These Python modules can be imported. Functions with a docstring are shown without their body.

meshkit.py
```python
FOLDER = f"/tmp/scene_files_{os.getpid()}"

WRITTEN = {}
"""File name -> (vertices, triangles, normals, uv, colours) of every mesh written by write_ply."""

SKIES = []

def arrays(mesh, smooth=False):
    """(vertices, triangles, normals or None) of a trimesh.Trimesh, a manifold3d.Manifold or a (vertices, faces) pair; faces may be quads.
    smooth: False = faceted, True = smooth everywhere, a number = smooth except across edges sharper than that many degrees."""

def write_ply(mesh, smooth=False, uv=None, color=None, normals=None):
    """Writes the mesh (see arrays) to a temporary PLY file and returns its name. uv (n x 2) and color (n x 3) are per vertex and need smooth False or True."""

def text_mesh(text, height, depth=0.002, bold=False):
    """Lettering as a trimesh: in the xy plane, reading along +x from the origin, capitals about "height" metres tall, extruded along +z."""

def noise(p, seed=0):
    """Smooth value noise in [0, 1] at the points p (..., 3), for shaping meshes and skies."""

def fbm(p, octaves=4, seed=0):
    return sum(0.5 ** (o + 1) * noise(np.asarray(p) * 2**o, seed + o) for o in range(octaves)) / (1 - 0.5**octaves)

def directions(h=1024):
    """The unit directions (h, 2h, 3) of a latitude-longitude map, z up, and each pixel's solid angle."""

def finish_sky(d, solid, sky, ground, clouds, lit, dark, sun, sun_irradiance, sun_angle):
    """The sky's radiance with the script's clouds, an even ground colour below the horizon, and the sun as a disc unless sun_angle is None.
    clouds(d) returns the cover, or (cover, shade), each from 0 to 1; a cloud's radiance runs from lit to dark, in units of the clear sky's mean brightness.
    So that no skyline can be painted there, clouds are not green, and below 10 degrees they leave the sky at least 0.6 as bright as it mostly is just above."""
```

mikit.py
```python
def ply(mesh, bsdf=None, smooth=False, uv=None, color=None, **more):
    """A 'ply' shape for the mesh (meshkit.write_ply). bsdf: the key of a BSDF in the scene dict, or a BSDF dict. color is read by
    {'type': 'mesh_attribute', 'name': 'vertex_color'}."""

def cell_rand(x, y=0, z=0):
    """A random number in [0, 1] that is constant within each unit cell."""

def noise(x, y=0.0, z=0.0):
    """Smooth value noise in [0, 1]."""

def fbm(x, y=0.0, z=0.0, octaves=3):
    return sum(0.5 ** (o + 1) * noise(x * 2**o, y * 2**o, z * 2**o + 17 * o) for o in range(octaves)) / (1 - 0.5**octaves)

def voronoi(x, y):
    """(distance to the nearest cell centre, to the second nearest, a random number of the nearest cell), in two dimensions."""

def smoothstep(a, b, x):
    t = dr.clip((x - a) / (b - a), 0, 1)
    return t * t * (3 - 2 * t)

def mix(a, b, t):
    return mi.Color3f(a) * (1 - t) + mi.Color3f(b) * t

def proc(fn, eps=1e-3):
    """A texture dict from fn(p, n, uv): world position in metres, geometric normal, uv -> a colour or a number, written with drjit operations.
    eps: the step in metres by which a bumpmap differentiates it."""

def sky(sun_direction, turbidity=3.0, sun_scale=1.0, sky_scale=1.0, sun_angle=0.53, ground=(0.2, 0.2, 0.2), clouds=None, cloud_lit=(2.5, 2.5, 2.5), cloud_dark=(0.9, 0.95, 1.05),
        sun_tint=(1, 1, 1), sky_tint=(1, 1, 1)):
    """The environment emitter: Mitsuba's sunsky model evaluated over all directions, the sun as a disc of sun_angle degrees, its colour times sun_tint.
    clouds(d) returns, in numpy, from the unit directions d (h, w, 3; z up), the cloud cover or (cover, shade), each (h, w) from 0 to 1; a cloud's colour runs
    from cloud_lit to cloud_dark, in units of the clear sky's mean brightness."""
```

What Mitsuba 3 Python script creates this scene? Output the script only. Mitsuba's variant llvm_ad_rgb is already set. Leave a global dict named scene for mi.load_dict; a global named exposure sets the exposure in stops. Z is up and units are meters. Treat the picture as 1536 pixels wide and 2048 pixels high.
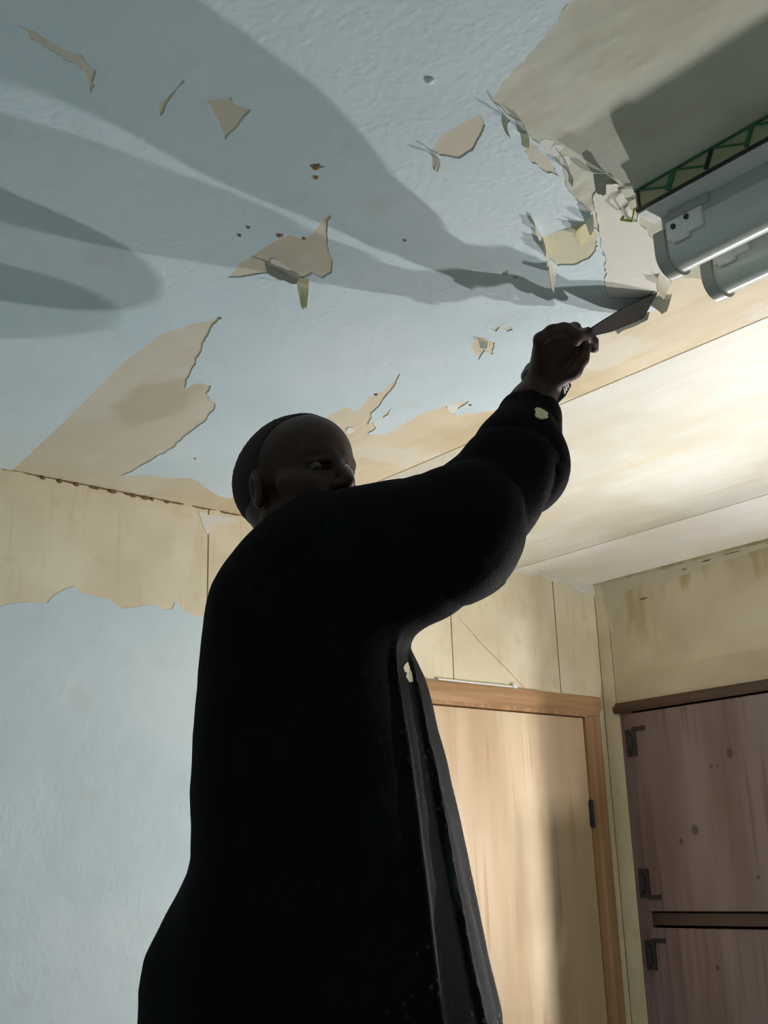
import math, random
import numpy as np
import trimesh, shapely
import scipy.sparse as sps
from shapely.geometry import Polygon, LineString, box as sbox
from shapely.ops import unary_union
import drjit as dr
import mitsuba as mi
import mikit, meshkit
from mikit import proc, noise, fbm, smoothstep, mix
from mitsuba import ScalarTransform4f as T

random.seed(7)
rng = np.random.default_rng(7)
scene, labels = {'type': 'scene'}, {}

# ------------------------------------------------------------------ camera, light, exposure
YAW, PITCH, ROLL, FOCAL = math.radians(40.2479), math.radians(17.3875), math.radians(-1.87624), 2300.0
fwd = np.array([math.sin(YAW)*math.cos(PITCH), math.cos(YAW)*math.cos(PITCH), math.sin(PITCH)])
rgt = np.array([math.cos(YAW), -math.sin(YAW), 0.0])
upv = np.cross(rgt, fwd)
upv = -math.sin(ROLL)*rgt + math.cos(ROLL)*upv
EYE = np.array([0.0, 0.0, 1.47])
scene['camera'] = {'type': 'perspective', 'fov': math.degrees(2*math.atan(768/FOCAL)), 'fov_axis': 'x', 'near_clip': 0.02, 'far_clip': 50.0,
                   'to_world': T().look_at(origin=EYE.tolist(), target=(EYE+fwd).tolist(), up=upv.tolist())}
exposure = 0.42
LAMP_A = np.array([2.97, 1.66, 1.46]); AIM_A = np.array([-0.974, 0.225, 0.03]); FACE_A = np.array([-0.91, -0.33, 0.25]); POWER_A = 4000.0     # the two floodlight heads
LAMP_B = np.array([3.05, 1.02, 1.46]); AIM_B = np.array([-0.855, 0.31, 0.41]); FACE_B = np.array([-0.84, -0.05, 0.54]); POWER_B = 3250.0
LAMP_RGB = np.array([1.0, 0.975, 0.955])
CEIL, BACK, RIGHT, LEFT, FRONT = 2.44, 2.614, 3.194, -1.2, -1.6

TEAR = [(1.031,2.56),(0.985,2.238),(0.947,1.907),(0.946,1.729),(0.996,1.618),(1.004,1.656),(1.033,1.739),(1.092,1.897),(1.109,1.931),(1.119,1.893),(1.147,1.889),(1.166,1.939),(1.211,1.98),(1.231,2.046),(1.262,2.253),(1.261,2.437),(1.258,2.549),(1.262,2.49),(1.313,2.455),(1.374,2.437),(1.41,2.412),(1.461,2.448),(1.526,2.493),(1.579,2.503),(1.568,2.449),(1.498,2.238),(1.441,1.99),(1.442,1.933),(1.439,1.86),(1.44,1.821),(1.475,1.827),(1.449,1.754),(1.453,1.708),(1.422,1.615),(1.448,1.657),(1.484,1.745),(1.517,1.826),(1.544,1.872),(1.548,1.84),(1.526,1.766),(1.571,1.86),(1.586,1.919),(1.617,1.897),(1.609,1.834),(1.602,1.758),(1.612,1.695),(1.639,1.628),(1.662,1.716),(1.695,1.686),(1.719,1.647),(1.725,1.54),(1.689,1.407),(1.621,1.263),(1.62,1.22),(1.623,1.184),(1.619,1.137),(1.602,1.074),(1.577,1.115),(1.513,1.153),(1.431,1.088),(1.414,1.07),(1.337,1.018),(1.293,0.995),(1.247,0.976),(1.184,0.956),(1.152,0.932),(1.098,0.912),(1.052,0.903),(1.017,0.888),(0.989,0.889),(0.953,0.877),(0.939,0.844),(0.932,0.807),(0.922,0.763),(0.914,0.731),(0.899,0.694)]
HOLES = [[(0.405,1.122),(0.431,1.12),(0.454,1.128),(0.491,1.125),(0.518,1.142),(0.53,1.169),(0.532,1.185),(0.519,1.171),(0.505,1.152),(0.471,1.143),(0.429,1.136)],[(0.614,1.089),(0.617,1.117),(0.623,1.155),(0.626,1.172),(0.612,1.15),(0.613,1.124)],[(0.657,1.109),(0.669,1.094),(0.679,1.083),(0.695,1.093),(0.715,1.089),(0.718,1.122),(0.722,1.165),(0.697,1.138),(0.678,1.126)],[(0.929,1.492),(0.921,1.435),(0.923,1.38),(0.929,1.332),(0.936,1.313),(0.963,1.312),(0.959,1.281),(0.947,1.239),(0.953,1.228),(0.972,1.263),(1.003,1.305),(1.038,1.338),(1.063,1.372),(1.061,1.395),(1.037,1.391),(1.035,1.424),(0.973,1.439),(0.957,1.461)],[(1.449,1.437),(1.433,1.4),(1.449,1.396),(1.48,1.4),(1.513,1.44),(1.488,1.436),(1.508,1.473),(1.479,1.457)],[(1.266,1.08),(1.271,1.045),(1.291,1.015),(1.321,1.015),(1.359,1.04),(1.379,1.075),(1.376,1.105),(1.354,1.125),(1.324,1.116)],[(0.962,1.012),(0.954,0.971),(0.957,0.934),(0.962,0.91),(0.987,0.925),(1.013,0.977),(1.011,1.001),(0.984,1.013)],[(1.427,1.36),(1.427,1.347),(1.438,1.345),(1.447,1.364)],[(1.448,1.345),(1.45,1.331),(1.467,1.339),(1.464,1.352)],[(0.851,1.144),(0.855,1.133),(0.87,1.133),(0.865,1.146)],[(1.051,0.911),(1.078,0.913),(1.119,0.927),(1.157,0.944),(1.139,0.95),(1.103,0.946),(1.072,0.932)],[(1.291,1.193),(1.295,1.185),(1.308,1.197),(1.301,1.202)],[(1.319,1.193),(1.322,1.186),(1.332,1.196),(1.327,1.2)],[(0.919,1.32),(0.924,1.316),(0.93,1.325),(0.925,1.329)]]
LINING = [(0.953,0.877),(0.939,0.844),(0.932,0.807),(0.922,0.763),(0.914,0.731),(0.899,0.694),(1.0,-1.6),(1.7,-1.6),(1.603,1.005),(1.524,1.031),(1.416,0.979),(1.275,0.921),(1.273,0.974),(1.247,0.976),(1.184,0.956),(1.152,0.932),(1.098,0.912),(1.052,0.903),(1.017,0.888),(0.989,0.889)]
WALLTEAR = [(1.015,2.097),(1.063,2.111),(1.088,2.118),(1.132,2.119),(1.15,2.142),(1.175,2.161),(1.201,2.172),(1.215,2.157),(1.249,2.152),(1.29,2.151),(1.325,2.132),(1.353,2.133),(1.395,2.147),(1.424,2.15),(1.446,2.14),(1.476,2.147),(1.483,2.164),(1.513,2.145),(1.551,2.136),(1.577,2.128)]
REMNANT = [[(2.577,2.444),(2.717,2.458),(2.864,2.462),(3.194,2.435),(3.205,2.393),(3.171,2.402),(3.116,2.4),(3.066,2.425),(2.987,2.42),(2.912,2.436),(2.861,2.426),(2.812,2.431),(2.714,2.421),(2.62,2.413)],[(1.547,2.428),(1.585,2.423),(1.666,2.429),(1.666,2.414),(1.593,2.402),(1.578,2.358),(1.562,2.391)]]
CAULK = [[(2.584,2.436),(2.426,2.431),(2.298,2.428),(2.155,2.431),(2.039,2.43),(1.898,2.429),(1.9,2.416),(2.023,2.406),(2.138,2.407),(2.22,2.391),(2.325,2.378),(2.385,2.408),(2.476,2.382),(2.49,2.358),(2.54,2.314),(2.555,2.226),(2.558,2.299)]]
FLAPS = [((1.02,1.418),(1.043,1.41),0.055,20,85,'paper_cream_mat',(0.652,0.758),0.5),((0.948,1.405),(1.023,1.408),0.022,35,120,'paper_grey_mat',(0.499,0.867),0.8),((1.226,0.928),(1.251,0.906),0.022,10,40,'paper_back_mat',(-0.879,-0.477),0.6),((1.193,0.909),(1.209,0.897),0.035,50,120,'paper_grey_mat',(0.665,0.747),0.7),((1.263,1.077),(1.312,1.115),0.03,60,110,'paper_cream_mat',(0.977,-0.213),0.6),((1.328,1.123),(1.365,1.138),0.045,30,95,'paper_back_mat',(0.69,0.724),0.35),((0.986,0.891),(1.006,0.897),0.03,50,150,'paper_grey_mat',(-0.997,-0.071),0.4),((1.032,0.907),(1.05,0.905),0.03,30,130,'paper_back_mat',(-0.578,-0.816),0.7),((1.143,0.924),(1.17,0.934),0.028,40,120,'paper_grey_mat',(-0.195,-0.981),0.5),((1.283,1.003),(1.276,0.981),0.03,60,110,'paper_back_mat',(0.964,0.264),0.5),((0.969,1.018),(0.989,1.021),0.022,60,140,'paper_back_mat',(-0.011,-1.0),0.6),((1.582,1.119),(1.599,1.073),0.03,25,70,'paper_back_mat',(0.979,0.204),0.15),((1.616,1.222),(1.619,1.137),0.014,30,70,'paper_back_mat',(0.896,0.444),0.8),((1.438,1.405),(1.461,1.401),0.018,40,110,'paper_back_mat',(0.764,0.645),0.6),((1.51,1.031),(1.564,1.045),0.035,20,90,'paper_back_mat',(0.285,0.959),0.6),((1.202,1.045),(1.258,1.077),0.02,50,120,'paper_back_mat',(0.79,-0.613),0.5),((1.289,0.998),(1.334,1.02),0.035,10,60,'paper_cream_mat',(-0.56,0.828),0.8)]
SCRAPS = [((0.978,1.403),0.01,2.2,0.3),((1.497,1.736),0.012,2.5,0.9),((1.562,1.849),0.012,2.5,0.9),((1.535,1.924),0.01,2,0.9),((1.636,1.688),0.012,2.5,0.8),((1.689,1.64),0.014,2,0.7),((1.106,0.906),0.01,1.6,0.9),((1.086,0.906),0.01,1.6,0.9),((1.482,1.084),0.012,1.5,0.5),((1.136,0.913),0.008,1.6,0.4),((1.416,2.339),0.012,2,0.2)]
CREAM = [[(1.237,0.947),(1.222,0.915),(1.243,0.906),(1.271,0.917),(1.33,0.941),(1.372,0.958),(1.426,0.975),(1.553,1.042),(1.568,1.064),(1.554,1.114),(1.509,1.147),(1.433,1.087),(1.408,1.064),(1.337,1.018)],[(1.27,1.08),(1.273,1.047),(1.293,1.017),(1.322,1.018),(1.356,1.042),(1.373,1.074),(1.372,1.101),(1.35,1.121),(1.321,1.112)]]
NAILS = [(0.922,1.324,0.004),(0.874,1.161,0.0035),(0.859,1.141,0.005),(0.998,1.621,0.003),(0.872,1.361,0.003),(0.87,1.333,0.003),(1.092,1.216,0.0025),(0.959,1.308,0.003),(1.34,2.282,0.003),(1.654,1.651,0.003),(1.45,1.726,0.004),(0.863,0.9,0.006)]
J = {'shoulder': (1.1646, 1.5243, 1.9776), 'upper_end': (1.2815, 1.3090, 1.9934), 'elbow': (1.3051, 1.2908, 2.0057), 'mid': (1.3910, 1.2818, 2.1350), 'cuff': (1.4443, 1.2882, 2.2604), 'wrist': (1.4694, 1.2752, 2.3071), 'mi': (1.4627, 1.1894, 2.3629), 'mm': (1.4424, 1.1962, 2.3714), 'mr': (1.4232, 1.2076, 2.3665), 'ml': (1.4068, 1.2200, 2.3532), 'i1': (1.4952, 1.1905, 2.3767), 'i2': (1.5156, 1.1923, 2.3704), 'i3': (1.5249, 1.1989, 2.3618), 'm1': (1.4851, 1.2058, 2.3937), 'm2': (1.5139, 1.2170, 2.3907), 'm3': (1.5192, 1.2256, 2.3755), 'r1': (1.4639, 1.2182, 2.3905), 'r2': (1.4977, 1.2319, 2.3879), 'r3': (1.5029, 1.2405, 2.3727), 'l1': (1.4456, 1.2317, 2.3787), 'l2': (1.4756, 1.2426, 2.3738), 'l3': (1.4819, 1.2496, 2.3603), 't0': (1.4718, 1.2444, 2.3103), 't1': (1.4809, 1.2155, 2.3118), 't2': (1.4882, 1.1988, 2.3309), 't3': (1.4933, 1.1917, 2.3511)}
TORSO = [(2.0, 1.194, 1.635, 0.158), (1.95, 1.192, 1.637, 0.17), (1.9, 1.192, 1.637, 0.176), (1.85, 1.195, 1.634, 0.185), (1.8, 1.201, 1.629, 0.198), (1.75, 1.204, 1.626, 0.205), (1.7, 1.206, 1.625, 0.21), (1.65, 1.21, 1.622, 0.216), (1.6, 1.213, 1.619, 0.221), (1.55, 1.217, 1.615, 0.224), (1.5, 1.218, 1.615, 0.231), (1.45, 1.213, 1.619, 0.244), (1.4, 1.207, 1.624, 0.26), (1.35, 1.201, 1.629, 0.276), (1.3, 1.201, 1.629, 0.285), (1.25, 1.204, 1.626, 0.29)]
BASE = 0.50                      # the stool's tread
HEAD_C, HEAD_F, HS = (1.1735, 1.6255, 2.143), (0.083, -0.990, 0.12), 1.135
SPOTS = [((1.3875, 1.217, 2.208), .010), ((1.2486, 1.4314, 1.7923), .008), ((1.2574, 1.4341, 1.7792), .009), ((1.3892, 1.2234, 2.2177), .005)]

# ------------------------------------------------------------------ helpers
def add(key, mesh, bsdf, smooth=False, **kw):
    base, n = key, 0
    while key in scene:
        n += 1; key = f'{base}_{n:03d}'
    scene[key] = mikit.ply(mesh, bsdf, smooth, **kw)
    return key

def tag(key, label=None, cat=None, group=None, kind=None):
    d = labels.setdefault(key, {})
    for k, v in (('label', label), ('category', cat), ('group', group), ('kind', kind)):
        if v: d[k] = v
    return key

def rgb(*c): return {'type': 'rgb', 'value': list(c)}
def mat(name, **kw):
    scene[name] = {'type': 'twosided', 'bsdf': {'type': 'principled', **{k: (rgb(*v) if isinstance(v, tuple) else v) for k, v in kw.items()}}}
    return name

def box(lo, hi, bevel=0.0):
    lo, hi = np.minimum(lo, hi), np.maximum(lo, hi)
    if bevel <= 0:
        m = trimesh.creation.box(extents=hi-lo); m.apply_translation((lo+hi)/2); return m
    pts = []
    for sx in (0, 1):
        for sy in (0, 1):
            for sz in (0, 1):
                c = np.where([sx, sy, sz], hi, lo).astype(float)
                s = np.where([sx, sy, sz], -1, 1)*bevel
                for k in range(3):
                    q = c.copy(); o = [i for i in range(3) if i != k]; q[o] += s[o]; pts.append(q)
    return trimesh.convex.convex_hull(np.array(pts))

def cyl(a, b, r, n=20, r2=None):
    a, b = np.asarray(a, float), np.asarray(b, float)
    return tube([a, b], [r, r if r2 is None else r2], n)

def tube(pts, radii, n=12, caps=True):
    p = np.asarray(pts, float); radii = np.broadcast_to(radii, (len(p),))
    t = np.gradient(p, axis=0); t /= np.linalg.norm(t, axis=1, keepdims=True)
    ref = np.array([0, 0, 1.0]) if abs(t[0][2]) < 0.9 else np.array([1.0, 0, 0])
    V = []
    for q, d, r in zip(p, t, radii):
        a = np.cross(d, ref); a /= np.linalg.norm(a); ref = np.cross(a, d)
        ang = np.arange(n)*2*np.pi/n
        V.append(q + r*(np.cos(ang)[:, None]*a + np.sin(ang)[:, None]*ref))
    V = np.vstack(V); F = []
    for i in range(len(p)-1):
        for j in range(n):
            a, b, c, d = i*n+j, i*n+(j+1) % n, (i+1)*n+(j+1) % n, (i+1)*n+j
            F += [(a, b, c), (a, c, d)]
    if caps:
        V = np.vstack([V, p[0], p[-1]]); k = len(V)-2; e = (len(p)-1)*n
        for j in range(n):
            F += [(k, (j+1) % n, j), (k+1, e+j, e+(j+1) % n)]
    m = trimesh.Trimesh(V, np.array(F), process=False); m.fix_normals(); return m

def cat(*ms): return trimesh.util.concatenate(list(ms))

def ragged(poly, amp=0.006, step=0.008, seed=0, keep=None):
    """the outline with fine torn irregularity; keep(p) -> True where the edge stays straight"""
    p = np.array(poly, float); out = []
    for i in range(len(p)):
        a, b = p[i], p[(i+1) % len(p)]
        L = np.linalg.norm(b-a); n = max(1, int(L/step)) if L < 2.0 and not (keep and keep(a) and keep(b)) else 1
        nrm = np.array([-(b-a)[1], (b-a)[0]])/max(L, 1e-9)
        for k in range(n):
            q = a + (b-a)*k/n
            if n > 1 and k:
                v = meshkit.fbm(np.array([[q[0]*55, q[1]*55, seed*3.1]]), 4, seed)[0]-0.5
                q = q + nrm*amp*2*v
            out.append(q)
    g = Polygon(out)
    if not g.is_valid: g = g.buffer(0)
    if g.geom_type != 'Polygon': g = max(g.geoms, key=lambda s: s.area)
    return g

def extrude(poly, h):
    gs = [g for g in getattr(poly, 'geoms', [poly]) if g.area > 1e-7]
    return cat(*[trimesh.creation.extrude_polygon(g, h, engine='earcut') for g in gs])

def on_ceiling(poly, z_top, h):
    m = extrude(poly, h); m.apply_translation([0, 0, z_top-h]); return m
def on_back(poly, depth, out):              # poly in (x, z); proud of the back wall, from y = BACK-out towards the wall
    m = extrude(poly, depth); v = m.vertices.copy()
    m.vertices = np.c_[v[:, 0], BACK-out+v[:, 2], v[:, 1]]; m.invert() if False else None; m.fix_normals(); return m
def on_right(poly, depth, out):             # poly in (y, z)
    m = extrude(poly, depth); v = m.vertices.copy()
    m.vertices = np.c_[RIGHT-out+v[:, 2], v[:, 0], v[:, 1]]; m.fix_normals(); return m

# ------------------------------------------------------------------ materials
def bsdf_proc(name, fn, rough=0.6, spec=0.4, bump=None, scale=1.0, eps=1e-3, **kw):
    b = {'type': 'principled', 'base_color': proc(fn), 'roughness': rough, 'specular': spec, **kw}
    if bump: b = {'type': 'bumpmap', 'arbitrary': proc(bump, eps), 'scale': scale, 'bsdf': b}
    scene[name] = {'type': 'twosided', 'bsdf': b}
    return name

def wallpaper_col(p, n, uv):
    s = fbm(p.x*3.1+4, p.y*3.1, p.z*3.1, 3)
    c = mix((0.56, 0.675, 0.72), (0.63, 0.725, 0.76), smoothstep(0.3, 0.7, s))
    st = smoothstep(0.62, 0.80, fbm(p.x*9, p.y*9+7, p.z*9, 4))
    return c*(1-0.18*st) + mi.Color3f(0.50, 0.47, 0.38)*0.18*st
def wallpaper_bump(p, n, uv):
    return 0.0009*fbm(p.x*150, p.y*150, p.z*150, 3) + 0.0022*fbm(p.x*13, p.y*13, p.z*13, 2)
bsdf_proc('wallpaper_mat', wallpaper_col, 0.55, 0.3, wallpaper_bump, 1.0, 1.5e-3)

def board_col(p, n, uv):          # bare board with paste, streaks along y on the ceiling
    g = fbm(p.x*60+p.z*60, p.y*5, 1.0, 3)
    s = fbm(p.x*6+p.z*5, p.y*4+3, p.z*4, 4)
    c = mix((0.60, 0.49, 0.31), (0.74, 0.63, 0.45), smoothstep(0.30, 0.70, s))
    c = mix(c, (0.56, 0.42, 0.22), 0.30*smoothstep(0.55, 0.85, g))
    w = smoothstep(0.55, 0.72, fbm(p.x*14+9+p.z*9, p.y*7, p.z*9, 4))
    c = mix(c, (0.74, 0.71, 0.63), 0.55*w)
    c = mix(c, c*0.35+mi.Color3f(0.58, 0.55, 0.47)*0.65, smoothstep(1.75, 1.25, p.x))
    u, v = (p.x-1.096)*0.084+(p.y-2.038)*-0.996, (p.y-2.038)*0.084-(p.x-1.096)*-0.996
    q = dr.sqrt(dr.square(u/0.181)+dr.square(v/0.085))+0.7*(fbm(p.x*18, p.y*18, 2.0, 3)-0.5)
    return mix(c, (0.42, 0.34, 0.22), 0.45*(1-smoothstep(0.55, 1.05, q)))      # the paper's backing still sticks to the far boards
bsdf_proc('board_mat', board_col, 0.6, 0.25)

def pale_board_col(p, n, uv):
    s = fbm(p.x*5+3, p.y*3, p.z*4, 4)
    g = fbm(p.x*45, p.y*3, p.z*2, 3)
    c = mix((0.60, 0.57, 0.47), (0.70, 0.69, 0.62), smoothstep(0.3, 0.65, s))
    return mix(c, (0.66, 0.55, 0.36), 0.35*smoothstep(0.5, 0.8, g))
bsdf_proc('pale_board_mat', pale_board_col, 0.5, 0.3)

def white_board_col(p, n, uv):
    s = fbm(p.x*6, p.y*3, p.z*4, 3)
    return mix((0.82, 0.79, 0.72), (0.88, 0.86, 0.82), smoothstep(0.3, 0.7, s))
bsdf_proc('white_board_mat', white_board_col, 0.5, 0.3)

def wall_board_col(p, n, uv):
    s = fbm(p.x*6, p.y*6, p.z*5+2, 4)
    g = fbm(p.x*70, p.y*70, p.z*6, 3)
    c = mix((0.66, 0.58, 0.41), (0.76, 0.69, 0.52), smoothstep(0.3, 0.7, s))
    c = mix(c, (0.58, 0.46, 0.25), 0.35*smoothstep(0.55, 0.85, g))
    d = smoothstep(0.60, 0.75, fbm(p.x*22, p.y*22, p.z*16, 3))
    return mix(c, (0.50, 0.40, 0.24), 0.2*d)
bsdf_proc('wall_board_mat', wall_board_col, 0.6, 0.25)

def right_board_col(p, n, uv):
    s = fbm(p.x*6, p.y*7, p.z*5+2, 4)
    c = mix((0.56, 0.49, 0.36), (0.66, 0.60, 0.45), smoothstep(0.3, 0.7, s))
    d = smoothstep(0.52, 0.75, fbm(p.y*11+3, p.z*4, 2.0, 4))*smoothstep(2.0, 2.42, p.z)
    return mix(c, (0.38, 0.31, 0.12), 0.65*d)
bsdf_proc('right_board_mat', right_board_col, 0.6, 0.25)

def lining_col(p, n, uv):
    s = fbm(p.x*7+2, p.y*5, p.z*4, 4)
    c = mix((0.50, 0.48, 0.37), (0.60, 0.60, 0.50), smoothstep(0.35, 0.65, s))
    return mix(c, (0.55, 0.46, 0.38), 0.35*smoothstep(0.55, 0.75, fbm(p.x*16, p.y*8, 5.0, 3)))
bsdf_proc('lining_mat', lining_col, 0.7, 0.2, lambda p, n, uv: 0.003*fbm(p.x*25, p.y*12, 3.0, 3), 1.0, 1.5e-3)

mat('paper_back_mat', base_color=(0.72, 0.68, 0.56), roughness=0.8, specular=0.1)
mat('paper_cream_mat', base_color=(0.70, 0.63, 0.40), roughness=0.8, specular=0.1)
mat('paper_pale_mat', base_color=(0.76, 0.73, 0.66), roughness=0.8, specular=0.1)
mat('paper_yellow_mat', base_color=(0.66, 0.62, 0.46), roughness=0.8, specular=0.1)
mat('paper_grey_mat', base_color=(0.42, 0.42, 0.37), roughness=0.8, specular=0.1)
mat('filler_mat', base_color=(0.74, 0.73, 0.68), roughness=0.75, specular=0.2)
mat('caulk_mat', base_color=(0.60, 0.57, 0.45), roughness=0.8, specular=0.1)
mat('dark_gap_mat', base_color=(0.20, 0.13, 0.07), roughness=0.9, specular=0.1)
mat('gap_brown_mat', base_color=(0.35, 0.20, 0.08), roughness=0.9, specular=0.1)

def birch_col(p, n, uv):
    g = fbm(p.x*55, p.y*55, p.z*2.2, 4)
    s = fbm(p.x*9, p.y*9, p.z*0.8, 3)
    c = mix((0.55, 0.40, 0.25), (0.68, 0.54, 0.37), smoothstep(0.3, 0.7, s))
    c = mix(c, (0.42, 0.26, 0.13), 0.55*smoothstep(0.58, 0.80, g))
    return c
bsdf_proc('birch_mat', birch_col, 0.33, 0.5)
def casing_col(p, n, uv):
    g = fbm(p.x*70, p.y*50, p.z*2.2, 3)
    return mix((0.34, 0.19, 0.095), (0.45, 0.27, 0.14), smoothstep(0.3, 0.7, g))
def casing_head_col(p, n, uv):
    g = fbm(p.z*70, p.y*50, p.x*2.2, 3)
    return mix((0.34, 0.19, 0.095), (0.45, 0.27, 0.14), smoothstep(0.3, 0.7, g))
bsdf_proc('casing_mat', casing_col, 0.35, 0.5)
bsdf_proc('casing_head_mat', casing_head_col, 0.35, 0.5)
KNOTS = [(2.118, 1.792, .013), (2.19, 1.757, .006), (2.168, 1.757, .005), (2.278, 1.567, .014), (2.335, 1.535, .008), (2.07, 1.42, .006), (2.25, 1.16, .008), (2.05, 1.10, .012)]
def cabinet_col(p, n, uv):
    g = fbm(p.x*50, p.y*60, p.z*2.5, 4)
    s = fbm(p.x*5, p.y*8, p.z*1.2, 3)
    c = mix((0.145, 0.10, 0.105), (0.21, 0.16, 0.175), smoothstep(0.3, 0.7, s))
    c = mix(c, (0.11, 0.05, 0.035), 0.6*smoothstep(0.5, 0.8, g))
    for (ky, kz, kr) in KNOTS:
        d = dr.sqrt(dr.square(p.y-ky)+dr.square((p.z-kz)*0.8))/kr
        c = mix(c, (0.045, 0.03, 0.035), 0.9*(1-smoothstep(0.6, 1.25, d)))
    return c
bsdf_proc('cabinet_mat', cabinet_col, 0.28, 0.6)
mat('dark_wood_mat', base_color=(0.065, 0.035, 0.028), roughness=0.4)
mat('black_iron_mat', base_color=(0.016, 0.016, 0.022), roughness=0.5, metallic=0.0)
mat('white_enamel_mat', base_color=(0.62, 0.64, 0.62), roughness=0.35)
mat('batten_mat', base_color=(0.36, 0.38, 0.35), roughness=0.4)
mat('grey_plastic_mat', base_color=(0.34, 0.34, 0.31), roughness=0.4)
mat('trough_mat', base_color=(0.54, 0.58, 0.54), roughness=0.22, specular=0.6)
mat('bracket_mat', base_color=(0.72, 0.73, 0.71), roughness=0.4)
mat('slot_mat', base_color=(0.03, 0.03, 0.03), roughness=0.6)
mat('green_paint_mat', base_color=(0.025, 0.13, 0.055), roughness=0.5)
mat('side_panel_mat', base_color=(0.33, 0.33, 0.20), roughness=0.5)
mat('steel_mat', base_color=(0.30, 0.30, 0.30), roughness=0.35, metallic=0.8)
mat('yellow_paint_mat', base_color=(0.75, 0.45, 0.04), roughness=0.4)
mat('earth_wire_mat', base_color=(0.30, 0.36, 0.06), roughness=0.5)
mat('floor_mat', base_color=(0.47, 0.51, 0.52), roughness=0.5)
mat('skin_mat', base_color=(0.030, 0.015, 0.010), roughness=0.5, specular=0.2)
mat('eye_mat', base_color=(0.022, 0.020, 0.019), roughness=0.12)
mat('iris_mat', base_color=(0.012, 0.008, 0.006), roughness=0.1)
mat('hair_mat', base_color=(0.014, 0.011, 0.010), roughness=0.8, specular=0.2)
mat('lip_mat', base_color=(0.10, 0.045, 0.04), roughness=0.4)
mat('trouser_mat', base_color=(0.014, 0.016, 0.022), roughness=0.85)
mat('boot_mat', base_color=(0.03, 0.022, 0.016), roughness=0.5)
mat('strap_mat', base_color=(0.015, 0.015, 0.017), roughness=0.4)
mat('blade_mat', base_color=(0.005, 0.0045, 0.004), roughness=0.6, specular=0.03)
mat('handle_mat', base_color=(0.02, 0.018, 0.016), roughness=0.5)
mat('plaster_spot_mat', base_color=(0.55, 0.52, 0.36), roughness=0.9)
mat('stool_mat', base_color=(0.40, 0.30, 0.18), roughness=0.6)
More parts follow.
